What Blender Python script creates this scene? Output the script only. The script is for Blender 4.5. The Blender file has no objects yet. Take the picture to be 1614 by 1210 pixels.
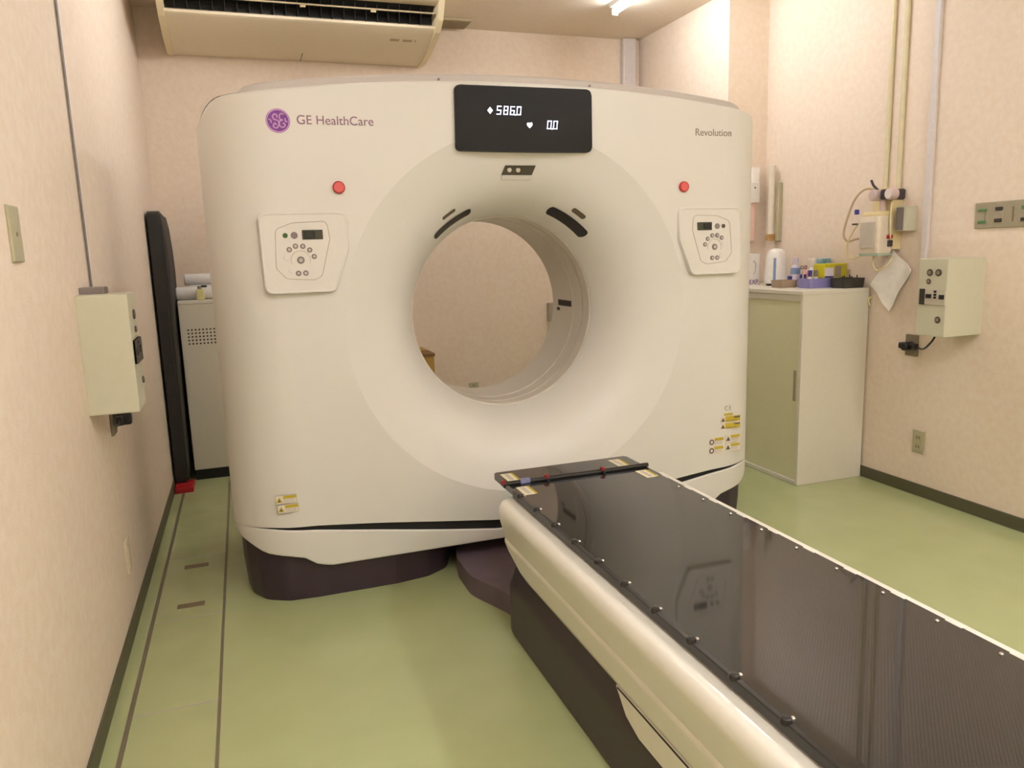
import bpy, bmesh, math, random
from mathutils import Vector, Matrix
random.seed(7)
scene = bpy.context.scene
col = scene.collection
PI = math.pi

# ------------------------------------------------------------------ camera
CAM_H = 1.25
def setup_camera():
    pitch, yaw, roll = .173307, .334562, .030975
    f = 1197.5
    cy, sy = math.cos(yaw), math.sin(yaw)
    fwd = Vector((sy*math.cos(pitch), cy*math.cos(pitch), -math.sin(pitch)))
    right = Vector((cy, -sy, 0)); down = fwd.cross(right)
    c, s = math.cos(roll), math.sin(roll)
    r2 = right*c + down*s; d2 = down*c - right*s
    cam = bpy.data.cameras.new('camera'); o = bpy.data.objects.new('camera', cam)
    col.objects.link(o)
    cam.sensor_width = 36; cam.sensor_fit = 'HORIZONTAL'; cam.lens = 36*f/1614
    cam.clip_start = .02
    m = Matrix((( r2.x, -d2.x, -fwd.x, 0), (r2.y, -d2.y, -fwd.y, 0), (r2.z, -d2.z, -fwd.z, CAM_H), (0, 0, 0, 1)))
    o.matrix_world = m
    scene.camera = o
setup_camera()

# ------------------------------------------------------------------ world, exposure
w = bpy.data.worlds.new('world'); scene.world = w; w.use_nodes = True
w.node_tree.nodes['Background'].inputs[0].default_value = (1, .93, .82, 1)
w.node_tree.nodes['Background'].inputs[1].default_value = 0
scene.view_settings.view_transform = 'Standard'
scene.view_settings.look = 'None'
scene.view_settings.exposure = 0.12
scene.view_settings.gamma = 1
scene.view_settings.use_curve_mapping = False
LAMP_STRENGTH = 47.0
LAMP_COLOR = (.96, 1.0, 1.06)

# ------------------------------------------------------------------ room sizes (metres)
XL, XR, YB, YN, ZC = -.4526, 3.056, 5.05, -2.2, 2.68
PX, PY = 2.779, 3.978          # the boxed-out pillar in the far right corner

# ------------------------------------------------------------------ materials
def lin(c):
    return tuple(((v/255)/12.92 if v/255 <= .04045 else ((v/255+.055)/1.055)**2.4) for v in c)
MATS = {}
def mat(name, rgb, rough=.5, metal=0, var=.03, scale=40, bump=0, bscale=None, coat=0, spec=.5, trans=0, emit=0, detail=3, rgb2=None):
    if name in MATS: return MATS[name]
    m = bpy.data.materials.new(name); m.use_nodes = True
    nt = m.node_tree; b = nt.nodes['Principled BSDF']
    c = lin(rgb)
    tc = nt.nodes.new('ShaderNodeTexCoord')
    nz = nt.nodes.new('ShaderNodeTexNoise'); nz.inputs['Scale'].default_value = scale; nz.inputs['Detail'].default_value = detail
    nt.links.new(tc.outputs['Object'], nz.inputs['Vector'])
    mx = nt.nodes.new('ShaderNodeMix'); mx.data_type = 'RGBA'
    c2 = lin(rgb2) if rgb2 else tuple(min(1, v*(1+var)) for v in c)
    c1 = c if rgb2 else tuple(v*(1-var) for v in c)
    mx.inputs[6].default_value = (*c1, 1); mx.inputs[7].default_value = (*c2, 1)
    rmp = nt.nodes.new('ShaderNodeMapRange'); rmp.inputs[1].default_value = .35; rmp.inputs[2].default_value = .65
    nt.links.new(nz.outputs['Fac'], rmp.inputs[0]); nt.links.new(rmp.outputs[0], mx.inputs[0])
    nt.links.new(mx.outputs[2], b.inputs['Base Color'])
    b.inputs['Roughness'].default_value = rough; b.inputs['Metallic'].default_value = metal
    b.inputs['Specular IOR Level'].default_value = spec
    if coat: b.inputs['Coat Weight'].default_value = coat; b.inputs['Coat Roughness'].default_value = .06
    if trans: b.inputs['Transmission Weight'].default_value = trans
    if emit:
        b.inputs['Emission Color'].default_value = (*c, 1); b.inputs['Emission Strength'].default_value = emit
    if bump:
        bn = nt.nodes.new('ShaderNodeBump'); bn.inputs['Strength'].default_value = bump; bn.inputs['Distance'].default_value = .002
        n2 = nt.nodes.new('ShaderNodeTexNoise'); n2.inputs['Scale'].default_value = bscale or scale*4; n2.inputs['Detail'].default_value = 4
        nt.links.new(tc.outputs['Object'], n2.inputs['Vector'])
        nt.links.new(n2.outputs['Fac'], bn.inputs['Height']); nt.links.new(bn.outputs[0], b.inputs['Normal'])
    MATS[name] = m
    return m
mat('wallpaper', (230, 210, 189), .72, scale=34, rgb2=(234, 217, 198), bump=.35, bscale=150)
mat('ceiling_paint', (230, 214, 194), .8, var=.02, bump=.15, bscale=200)
mat('floor_vinyl', (174, 180, 130), .2, scale=5, rgb2=(178, 184, 135), bump=.03, bscale=30, spec=.5)
mat('duct_vinyl', (172, 176, 128), .24, scale=6, rgb2=(178, 182, 134))
mat('metal_joint', (128, 118, 98), .45, .3)
mat('brown_strip', (122, 106, 78), .6)
mat('baseboard_green', (84, 80, 58), .5)
mat('gantry_white', (224, 220, 212), .38, var=.008, scale=6)
mat('gantry_cap', (196, 187, 180), .5, var=.01)
mat('liner_grey', (206, 198, 186), .35, var=.01)
mat('dark_purple', (54, 40, 50), .42, var=.06, scale=15)
mat('floor_cover_purple', (100, 84, 92), .55, var=.06, scale=15)
mat('black_gap', (18, 16, 16), .6)
mat('groove_dark', (44, 38, 32), .6)
mat('black_gloss', (24, 22, 19), .45, var=.02, spec=.2)
mat('lcd', (58, 60, 46), .2)
mat('lcd_dark', (24, 26, 22), .2)
mat('pad_white', (222, 217, 208), .45, var=.01)
mat('pad_line', (188, 172, 156), .6)
mat('button_grey', (128, 116, 112), .5)
mat('button_core', (196, 184, 178), .5)
mat('button_green', (60, 98, 40), .4)
mat('red_button', (186, 48, 46), .35, var=.04)
mat('red_core', (214, 92, 88), .4)
mat('digit_white', (225, 228, 255), .4, emit=2.2, var=0)
mat('purple', (112, 40, 136), .4)
mat('purple_light', (202, 150, 204), .4)
mat('text_purple', (138, 96, 120), .5)
mat('text_grey', (140, 126, 110), .5)
mat('text_faint', (176, 156, 118), .6)
mat('yellow_label', (190, 166, 40), .5)
mat('white_label', (226, 216, 200), .5)
mat('label_cream', (232, 224, 190), .45)
mat('label_print', (96, 84, 66), .6)
mat('label_frame', (168, 156, 128), .6)
mat('dark_print', (84, 70, 80), .6)
mat('arc_grey', (100, 90, 82), .4)
mat('arc_black', (26, 24, 24), .3)
mat('sensor_dark', (74, 66, 54), .4)
mat('lens_pale', (182, 176, 160), .3)
mat('table_white', (230, 225, 212), .3, var=.008, coat=.2)
mat('chrome', (210, 205, 198), .2, .9)
mat('rail_black', (30, 28, 26), .3)
mat('latch_red', (132, 34, 34), .4)
mat('blue_clip', (120, 124, 160), .4)
mat('ac_cream', (230, 214, 176), .45, var=.01)
mat('ac_front', (230, 215, 186), .45, var=.01)
mat('ac_dark', (20, 18, 18), .5)
mat('ac_fin', (30, 28, 28), .5)
mat('box_green', (202, 198, 174), .45, var=.01)
mat('plate_green', (176, 168, 136), .45)
mat('blank_plate', (208, 192, 164), .6)
mat('plate_grey', (168, 156, 136), .4, .2)
mat('conduit_white', (214, 204, 200), .5)
mat('conduit_grey', (168, 156, 146), .5)
mat('pipe_cream', (218, 206, 168), .45)
mat('knob_dark', (76, 66, 56), .45)
mat('knob_face', (140, 128, 108), .45)
mat('breaker_white', (196, 186, 168), .45)
mat('breaker_dark', (50, 44, 36), .45)
mat('plug_black', (24, 22, 24), .45)
mat('plug_plate', (130, 120, 96), .5)
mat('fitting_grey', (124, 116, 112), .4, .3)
mat('pad_black', (34, 32, 30), .6, bump=.2, bscale=300)
mat('pad_brown', (72, 62, 54), .6, bump=.2, bscale=300)
mat('red_plastic', (178, 26, 34), .4)
mat('cabinet_white', (224, 217, 200), .4, var=.01)
mat('cabinet_door', (226, 222, 184), .22, var=.01)
mat('hole_dark', (66, 58, 46), .7)
mat('roll_white', (230, 226, 222), .6)
mat('bottle_yellow', (222, 212, 150), .4)
mat('bottle_white', (238, 232, 224), .35)
mat('bottle_lavender', (212, 200, 216), .35)
mat('bottle_pink', (232, 172, 172), .4)
mat('bottle_brown', (150, 118, 72), .3)
mat('cap_blue', (70, 60, 140), .4)
mat('cap_cyan', (138, 178, 186), .4)
mat('stripe_blue', (128, 150, 186), .3)
mat('tray_blue', (140, 134, 188), .4)
mat('tray_black', (52, 50, 44), .45)
mat('tray_taupe', (164, 142, 118), .5)
mat('box_yellow', (208, 196, 40), .45)
mat('label_lilac', (222, 212, 224), .5)
mat('grey_card', (168, 152, 138), .6)
mat('pink_card', (236, 200, 184), .6)
mat('paper_white', (246, 238, 230), .8)
mat('tan_wood', (176, 138, 86), .6)
mat('beige_plastic', (222, 210, 190), .45)
mat('cardboard', (178, 140, 74), .8, bump=.15)
mat('cardboard_dark', (116, 84, 40), .8)
mat('device_white', (226, 212, 192), .4)
mat('device_grey', (196, 186, 170), .35)
mat('hose_beige', (196, 172, 138), .45)
mat('hose_clear', (226, 208, 160), .35)
mat('valve_dark', (62, 54, 58), .4)
mat('gauge_white', (222, 212, 206), .3)
mat('gauge_pink', (206, 182, 178), .3)
mat('teal', (170, 184, 166), .4)
mat('panel_frame', (160, 150, 128), .4, .2)
mat('switch_green', (78, 128, 76), .35)
mat('vent_grey', (186, 170, 138), .5)
mat('vent_slot', (140, 124, 96), .6)
mat('lamp_white', (236, 230, 220), .5)
mat('tube_end', (120, 114, 104), .4, .5)

def glow_mat():
    m = bpy.data.materials.new('tube_glow'); m.use_nodes = True
    b = m.node_tree.nodes['Principled BSDF']
    b.inputs['Base Color'].default_value = (.9, .9, .9, 1)
    b.inputs['Emission Color'].default_value = (*LAMP_COLOR, 1)
    b.inputs['Emission Strength'].default_value = LAMP_STRENGTH
    MATS['tube_glow'] = m
glow_mat()

def carbon_mat():
    m = bpy.data.materials.new('carbon_black'); m.use_nodes = True
    nt = m.node_tree; b = nt.nodes['Principled BSDF']
    tc = nt.nodes.new('ShaderNodeTexCoord')
    ck = nt.nodes.new('ShaderNodeTexChecker'); ck.inputs['Scale'].default_value = 260
    ck.inputs[1].default_value = (.012, .011, .010, 1); ck.inputs[2].default_value = (.030, .027, .023, 1)
    nt.links.new(tc.outputs['Object'], ck.inputs['Vector'])
    nt.links.new(ck.outputs[0], b.inputs['Base Color'])
    b.inputs['Roughness'].default_value = .05
    b.inputs['IOR'].default_value = 1.58
    MATS['carbon_black'] = m
carbon_mat()

# ------------------------------------------------------------------ object helpers
ORG = {}
def weigh(o):
    w = o.modifiers.new('weighted_normal', 'WEIGHTED_NORMAL'); w.keep_sharp = True; w.weight = 100
def mesh_from(name, bm, m, smooth=35):
    bmesh.ops.recalc_face_normals(bm, faces=bm.faces[:])
    me = bpy.data.meshes.new(name); bm.to_mesh(me); bm.free()
    me.materials.append(MATS[m])
    if smooth:
        for p in me.polygons: p.use_smooth = True
        me.set_sharp_from_angle(angle=math.radians(smooth))
    return me
def part(name, bm, m, parent, smooth=35, label=None):
    """mesh given in world coordinates, child of a thing (or of one of its parts)"""
    o0 = ORG[parent.name]
    bmesh.ops.translate(bm, verts=bm.verts[:], vec=-o0)
    o = bpy.data.objects.new(name, mesh_from(name, bm, m, smooth)); col.objects.link(o)
    o.parent = parent; ORG[o.name] = o0
    if smooth: weigh(o)
    if label: o['label'] = label
    return o
def inst(name, me, parent, loc, rot=(0, 0, 0)):
    """shared mesh, placed at a world location under a thing"""
    o0 = ORG[parent.name]
    o = bpy.data.objects.new(name, me); col.objects.link(o)
    o.parent = parent; o.location = Vector(loc)-o0; o.rotation_euler = rot
    ORG[o.name] = o0
    return o
def tag(o, label, cat, group=None):
    o['label'] = label; o['category'] = cat
    if group: o['group'] = group
def thing(name, loc, label, cat, group=None):
    o = bpy.data.objects.new(name, None); col.objects.link(o); o.empty_display_size = .05
    o.location = loc; ORG[o.name] = Vector(loc)
    tag(o, label, cat, group)
    return o
def single(name, bm, m, loc, label, cat, group=None, smooth=35):
    bmesh.ops.translate(bm, verts=bm.verts[:], vec=-Vector(loc))
    o = bpy.data.objects.new(name, mesh_from(name, bm, m, smooth)); col.objects.link(o)
    o.location = loc; ORG[o.name] = Vector(loc); tag(o, label, cat, group)
    if smooth: weigh(o)
    return o
def struct(name, bm, m, smooth=0):
    o = bpy.data.objects.new(name, mesh_from(name, bm, m, smooth)); col.objects.link(o)
    o['kind'] = 'structure'; ORG[o.name] = Vector((0, 0, 0))
    return o

# ------------------------------------------------------------------ shape helpers
def B(): return bmesh.new()
def box(bm, x0, x1, y0, y1, z0, z1, bev=0, seg=2):
    r = bmesh.ops.create_cube(bm, size=1)
    vs = r['verts']
    for v in vs:
        v.co = Vector((x0+(v.co.x+.5)*(x1-x0), y0+(v.co.y+.5)*(y1-y0), z0+(v.co.z+.5)*(z1-z0)))
    if bev:
        es = list({e for v in vs for e in v.link_edges})
        bmesh.ops.bevel(bm, geom=es, offset=bev, segments=seg, affect='EDGES', profile=.5)
    return bm
def mkbox(*a, **k): return box(B(), *a, **k)
def axes(axis):
    # (u, v, w): w is the extrusion axis
    return {'y': (Vector((1, 0, 0)), Vector((0, 0, 1)), Vector((0, 1, 0))),
            'z': (Vector((1, 0, 0)), Vector((0, 1, 0)), Vector((0, 0, 1))),
            'x': (Vector((0, 1, 0)), Vector((0, 0, 1)), Vector((1, 0, 0)))}[axis]
def round_poly(pts, r, n=5):
    out = []; N = len(pts)
    for i, p in enumerate(pts):
        rr = r[i] if isinstance(r, (list, tuple)) else r
        p = Vector(p); a = Vector(pts[i-1]); b = Vector(pts[(i+1) % N])
        da = (a-p).normalized(); db = (b-p).normalized()
        ang = da.angle(db); d = min(rr/math.tan(ang/2), .49*(a-p).length, .49*(b-p).length)
        p0 = p+da*d; p1 = p+db*d
        for k in range(n+1):
            t = k/n
            out.append(((1-t)**2*p0+2*t*(1-t)*p+t*t*p1)[:])
    return out
def prism(bm, pts, axis, a, b, bev=0, seg=2):
    u, v, w = axes(axis)
    lo = [bm.verts.new(u*p[0]+v*p[1]+w*a) for p in pts]
    hi = [bm.verts.new(u*p[0]+v*p[1]+w*b) for p in pts]
    n = len(pts)
    f1 = bm.faces.new(lo[::-1]); f2 = bm.faces.new(hi)
    for i in range(n):
        bm.faces.new((lo[i], lo[(i+1) % n], hi[(i+1) % n], hi[i]))
    if bev:
        es = list(f1.edges)+list(f2.edges)
        bmesh.ops.bevel(bm, geom=es, offset=bev, segments=seg, affect='EDGES', profile=.5)
    return bm
def lathe(bm, prof, c, axis='z', n=24, cap=True):
    """prof: (radius, height along axis) from one end to the other"""
    u, v, w = axes(axis); c = Vector(c); rings = []
    for r, h in prof:
        rings.append([bm.verts.new(c+(u*math.cos(2*PI*k/n)+v*math.sin(2*PI*k/n))*r+w*h) for k in range(n)])
    for a, b in zip(rings, rings[1:]):
        for k in range(n):
            bm.faces.new((a[k], a[(k+1) % n], b[(k+1) % n], b[k]))
    if cap:
        bm.faces.new(rings[0][::-1]); bm.faces.new(rings[-1])
    return bm
def cyl(bm, c, r, a, b, axis='z', n=24, bev=0):
    pr = [(r, a), (r, b)] if not bev else [(r-bev, a), (r, a+bev), (r, b-bev), (r-bev, b)]
    return lathe(bm, pr, c, axis, n)
def tube(bm, pts, r, n=10, closed=False):
    pts = [Vector(p) for p in pts]; N = len(pts); rings = []
    prev = None
    for i, p in enumerate(pts):
        if closed: t = (pts[(i+1) % N]-pts[i-1]).normalized()
        else: t = (pts[min(i+1, N-1)]-pts[max(i-1, 0)]).normalized()
        if prev is None:
            ref = Vector((0, 0, 1)) if abs(t.z) < .9 else Vector((1, 0, 0))
            a = t.cross(ref).normalized()
        else:
            a = (prev-t*prev.dot(t)).normalized()
        prev = a; b = t.cross(a)
        rings.append([bm.verts.new(p+(a*math.cos(2*PI*k/n)+b*math.sin(2*PI*k/n))*r) for k in range(n)])
    M = N if closed else N-1
    for i in range(M):
        A, Bb = rings[i], rings[(i+1) % N]
        for k in range(n):
            bm.faces.new((A[k], A[(k+1) % n], Bb[(k+1) % n], Bb[k]))
    if not closed:
        bm.faces.new(rings[0][::-1]); bm.faces.new(rings[-1])
    return bm
def smooth_path(pts, n=8):
    pts = [Vector(p) for p in pts]; out = []
    P = [pts[0]*2-pts[1]]+pts+[pts[-1]*2-pts[-2]]
    for i in range(1, len(P)-2):
        p0, p1, p2, p3 = P[i-1:i+3]
        for k in range(n):
            t = k/n
            out.append(.5*((2*p1)+(p2-p0)*t+(2*p0-5*p1+4*p2-p3)*t*t+(3*p1-p0-3*p2+p3)*t**3))
    out.append(pts[-1]); return out
def interp(tab, x):
    if x <= tab[0][0]: return tab[0][1]
    for (a, b), (c, d) in zip(tab, tab[1:]):
        if x <= c: return b+(d-b)*(x-a)/(c-a)
    return tab[-1][1]
def grid(bm, rows, closed=False):
    vs = [[bm.verts.new(p) for p in r] for r in rows]
    for a, b in zip(vs, vs[1:]):
        n = len(a)
        for k in range(n if closed else n-1):
            bm.faces.new((a[k], a[(k+1) % n], b[(k+1) % n], b[k]))
    return vs
def text_part(name, s, m, parent, x0, x1, z, y, h=None, facing='-y', thick=.0006):
    """lettering fitted between x0 and x1, centred at height z, on a plane y"""
    c = bpy.data.curves.new('t', 'FONT'); c.body = s; c.size = 1; c.extrude = .004
    o = bpy.data.objects.new('t', c); col.objects.link(o)
    dg = bpy.context.evaluated_depsgraph_get()
    me = bpy.data.meshes.new_from_object(o.evaluated_get(dg))
    bpy.data.objects.remove(o); bpy.data.curves.remove(c)
    xs = [v.co.x for v in me.vertices]; ys = [v.co.y for v in me.vertices]
    sx = (x1-x0)/(max(xs)-min(xs)); sz = sx if h is None else h/(max(ys)-min(ys))
    my = (max(ys)+min(ys))/2; mn = min(xs)
    bm = B(); bm.from_mesh(me); bpy.data.meshes.remove(me)
    for v in bm.verts:
        a, b, t = v.co
        if facing == '-y': v.co = Vector((x0+(a-mn)*sx, y-(t+.004)*thick/.004, z+(b-my)*sz))
        else: v.co = Vector((y-(t+.004)*thick/.004, x1-(a-mn)*sx, z+(b-my)*sz))
    return part(name, bm, m, parent, 0)

# ================================================================== the room
floor = struct('floor', mkbox(XL-.1, XR+.1, YN-.1, YB+.1, -.1, 0), 'floor_vinyl')
struct('ceiling', mkbox(XL-.1, XR+.1, YN-.1, YB+.1, ZC, ZC+.1), 'ceiling_paint')
struct('wall_left', mkbox(XL-.1, XL, YN-.1, YB+.1, 0, ZC), 'wallpaper')
struct('wall_right', mkbox(XR, XR+.1, YN-.1, YB+.1, 0, ZC), 'wallpaper')
struct('wall_back', mkbox(XL, XR, YB, YB+.1, 0, ZC), 'wallpaper')
struct('wall_front', mkbox(XL, XR, YN-.1, YN, 0, ZC), 'wallpaper')
struct('wall_pillar', mkbox(PX, XR, PY, YB, 0, ZC), 'wallpaper')
def bb(name, *a):
    struct(name, mkbox(*a, bev=.002, seg=1), 'baseboard_green')
bb('baseboard_left', XL, XL+.008, YN, YB, 0, .06)
bb('baseboard_right', XR-.008, XR, YN, PY, 0, .06)
bb('baseboard_back', XL+.008, PX, YB-.008, YB, 0, .06)
bb('baseboard_pillar', PX-.008, PX, PY, YB-.008, 0, .06)
# floor duct: covers between two metal joints
XA, XB = -.397, -.163
for x in (XA, XB):
    part('metal_joint', mkbox(x-.004, x+.004, YN+.3, 4.5, -.001, .0025), 'metal_joint', floor, 0)
part('metal_joint', mkbox(XA-.008, XA+.002, YN+.3, 4.36, -.001, .0015), 'metal_joint', floor, 0)
ys = [4.49, 3.953, 3.362, 2.770, 2.183, 1.593, 1.0, .41]
for a, b in zip(ys, ys[1:]):
    part('duct_cover', mkbox(XA+.005, XB-.005, b+.003, a-.003, -.001, .002, bev=.0008, seg=1), 'duct_vinyl', floor, 0)
for b in ys[1:]:
    part('joint_strip', mkbox(XA+.004, XB-.004, b-.0032, b+.0032, -.001, .0012), 'conduit_grey', floor, 0)
for y in (3.256, 2.872):
    part('pull_strip', mkbox(-.325, -.232, y-.018, y+.018, .001, .0045, bev=.001, seg=1), 'brown_strip', floor, 0)

# ================================================================== CT gantry
GX, YF, YR, HW, RC, ZI, R0 = 1.015, 2.716, 3.62, 1.12, .237, 1.003, .685
gantry = thing('ct_gantry', (GX, 3.15, 0), 'large off-white CT scanner gantry with a round bore and black display', 'CT scanner')
def ztop(d):
    d = abs(d)
    if d < .88: return 1.852-.056*(d/.88)**2
    return 1.796-.10*(d-.88)-.075*max(0, (d-1.03)/.09)**2.2
SLOT = [(0, .188), (.147, .193), (.364, .221), (.606, .255), (.834, .284), (.987, .296), (1.06, .296), (1.12, .290)]
def slot_half(d): return max(.0006, .0185*(1-(abs(d)/1.085)**2.4))
def slot_top(d): return interp(SLOT, abs(d))+slot_half(d)
def slot_low(d): return interp(SLOT, abs(d))-slot_half(d)
SKB = [(0, .13), (.79, .13), (.84, .142), (.885, .174), (.93, .184), (1.02, .198), (1.08, .232), (1.12, .252)]
def yfront(d):
    e = abs(d)-(HW-RC)
    return YF if e <= 0 else YF+RC-math.sqrt(max(0, RC*RC-e*e))
def yrear(d):
    e = abs(d)-(HW-RC)
    return YR if e <= 0 else YR-RC+math.sqrt(max(0, RC*RC-e*e))
FD = [(.385, .30), (.392, .265), (.402, .23), (.42, .185), (.445, .140), (.475, .103), (.51, .072), (.545, .050), (.58, .034), (.62, .020), (.66, .0085), (.685, 0)]
def fdepth(r): return interp(FD, r)
def fpt(r, th, off=0): return Vector((GX+r*math.cos(th), YF+fdepth(r)-off, ZI+r*math.sin(th)))
FLAT = HW-RC
CH = .014
def boundary(top_ofs):
    pts = []
    N = 64
    for k in range(N): d = -FLAT+2*FLAT*k/N; pts.append((d, ztop(d)-top_ofs))
    za, zb = ztop(FLAT)-top_ofs, slot_top(FLAT)
    for k in range(28): pts.append((FLAT, za+(zb-za)*k/28))
    for k in range(N): d = FLAT-2*FLAT*k/N; pts.append((d, slot_top(d)))
    for k in range(28): pts.append((-FLAT, zb+(za-zb)*k/28))
    return pts
BND = boundary(CH)
ANG = [math.atan2(z-ZI, d) for d, z in BND]
def cover():
    bm = B()
    # front and rear plates, each a ring from outline to circle
    grid(bm, [[(GX+d, YF, z) for d, z in BND], [(GX+R0*math.cos(a), YF, ZI+R0*math.sin(a)) for a in ANG]], True)
    grid(bm, [[(GX+d, YR, z) for d, z in BND], [(GX+.62*math.cos(a), YR, ZI+.62*math.sin(a)) for a in ANG]], True)
    # rounded corners and sides
    for s in (-1, 1):
        plan = []
        for k in range(15):
            ph = k/14*PI/2; plan.append((FLAT+RC*math.sin(ph), YF+RC-RC*math.cos(ph), math.sin(ph), -math.cos(ph)))
        for k in range(15):
            ph = k/14*PI/2; plan.append((FLAT+RC*math.cos(ph), YR-RC+RC*math.sin(ph), math.cos(ph), math.sin(ph)))
        rows = []
        for d, y, nx, ny in plan:
            zt = ztop(d)
            rows.append([(GX+s*(d-nx*CH), y-ny*CH, zt), (GX+s*(d-nx*CH*.3), y-ny*CH*.3, zt-CH*.3), (GX+s*d, y, zt-CH), (GX+s*d, y, slot_top(d)), (GX+s*(d-nx*.02), y-ny*.02, slot_top(d))])
        grid(bm, rows)
    # top edge of the plates and top surface
    ds = [-FLAT+2*FLAT*k/64 for k in range(65)]
    grid(bm, [[(GX+d, YF, ztop(d)-CH), (GX+d, YF+CH*.3, ztop(d)-CH*.3), (GX+d, YF+CH, ztop(d))] for d in ds])
    grid(bm, [[(GX+d, YR, ztop(d)-CH), (GX+d, YR-CH, ztop(d))] for d in ds])
    grid(bm, [[(GX+d, YF, slot_top(d)), (GX+d, YF+.02, slot_top(d))] for d in ds])
    da = [-HW*math.cos(PI*k/90)*.9999 for k in range(91)]
    def inn(d): return max(-FLAT-(RC-CH), min(FLAT+RC-CH, d))
    rows = []
    for d in da:
        e = abs(d)-FLAT; rr = RC-CH
        if e <= 0: a, b = YF+CH, YR-CH
        elif e >= rr: continue
        else:
            q = math.sqrt(rr*rr-e*e); a, b = YF+RC-q, YR-RC+q
        rows.append([(GX+d, a, ztop(d)), (GX+d, b, ztop(d))])
    grid(bm, rows)
    bmesh.ops.remove_doubles(bm, verts=bm.verts[:], dist=.0004)
    return bm
part('cover', cover(), 'gantry_white', gantry, 25)
# bell-shaped funnel around the bore
bm = B(); rows = []
for r, d in reversed(FD[1:]):
    rows.append([(GX+r*math.cos(a), YF+d, ZI+r*math.sin(a)) for a in ANG])
grid(bm, rows, True)
part('bore_funnel', bm, 'gantry_white', gantry, 40)
def ring(prof, m, name, n=128):
    bm = B(); rows = [[(GX+r*math.cos(2*PI*k/n), y, ZI+r*math.sin(2*PI*k/n)) for k in range(n)] for r, y in prof]
    grid(bm, rows, True); return part(name, bm, m, gantry, 30)
T = YF+.265
ring([(.392, T), (.396, T+.002), (.396, T+.006), (.387, T+.008), (.385, T+.064), (.396, T+.066)], 'liner_grey', 'bore_ring')
ring([(.396, T+.06), (.396, T+.092)], 'groove_dark', 'bore_groove')
ring([(.396, T+.084), (.386, T+.086), (.386, T+.165), (.391, T+.167)], 'liner_grey', 'bore_ring')
ring([(.391, T+.166), (.391, T+.170)], 'groove_dark', 'bore_groove')
ring([(.390, T+.169), (.384, T+.171), (.383, 3.385), (.388, 3.395), (.41, 3.42), (.47, 3.50), (.55, 3.58), (.62, YR)], 'liner_grey', 'bore_liner')
# laser window and dot on the liner
def liner_patch(th0, th1, y0, y1, m, name, r=.3815):
    bm = B(); n = 6
    grid(bm, [[(GX+rr*math.cos(th0+(th1-th0)*k/n), y, ZI+rr*math.sin(th0+(th1-th0)*k/n)) for k in range(n+1)] for rr, y in ((.386, y0), (r, y0+.002), (r, y1-.002), (.386, y1))])
    part(name, bm, m, gantry, 0)
liner_patch(-.028, .042, 3.17, 3.32, 'groove_dark', 'laser_window')
liner_patch(-.09, -.055, 3.30, 3.335, 'groove_dark', 'sensor_dot')
# grey cap over the top
bm = B(); rows = []
for k in range(61):
    d = -.985+1.97*k/60
    e = min(1, (1-abs(d)/.985)*9); zt = ztop(d); hgt = .028*math.sqrt(max(0, 1-(1-e)**2))
    yy = yfront(d)+.028
    rows.append([(GX+d, yy, zt-.01), (GX+d, yy, zt+hgt*.75), (GX+d, yy+.006, zt+hgt), (GX+d, YR-.12, zt+hgt), (GX+d, YR-.1, zt-.01)])
grid(bm, rows)
cap = part('top_cap', bm, 'gantry_cap', gantry, 30)
for d in (-.3, .285):
    bm = B(); cyl(bm, (GX+d, 0, ztop(d)+.008), .004, YF+.022, YF+.03, 'y', 10); part('screw', bm, 'button_grey', cap)
# skirt under the dark slot
def skirt():
    bm = B(); plan = []
    plan.append((-HW, YR-RC, -1, 0))
    for k in range(15): ph = PI/2*(1-k/14); plan.append((-FLAT-RC*math.sin(ph), YF+RC-RC*math.cos(ph), -math.sin(ph), -math.cos(ph)))
    for k in range(1, 90): plan.append((-FLAT+2*FLAT*k/90, YF, 0, -1))
    for k in range(15): ph = PI/2*k/14; plan.append((FLAT+RC*math.sin(ph), YF+RC-RC*math.cos(ph), math.sin(ph), -math.cos(ph)))
    plan.append((HW, YR-RC, 1, 0))
    rows = []
    for d, y, nx, ny in plan:
        zt, zb = slot_low(d), interp(SKB, abs(d))
        P = lambda ins, z: (GX+d-nx*ins, y-ny*ins, z)
        rows.append([P(.02, zt-.004), P(.004, zt), P(0, zt-.005), P(0, zb+.012), P(.004, zb+.003), P(.010, zb), P(.06, zb)])
    grid(bm, rows); return bm
part('skirt', skirt(), 'gantry_white', gantry, 30)
part('slot_core', mkbox(GX-.78, GX+.78, YF+.014, YR-.06, .155, .34), 'black_gap', gantry, 0)
for s in (-1, 1):
    part('slot_core', mkbox(*sorted((GX+s*.78, GX+s*FLAT)), YF+.014, YF+.05, .20, .34), 'black_gap', gantry, 0)
for s in (-1, 1):
    bm = B(); rows = []
    for k in range(12):
        ph = PI/2*k/11; rows.append([(GX+s*(FLAT+(RC-.014)*math.sin(ph)), YF+RC-(RC-.014)*math.cos(ph), z) for z in (.265, .34)])
    grid(bm, rows)
    part('slot_core', bm, 'black_gap', gantry)
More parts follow.
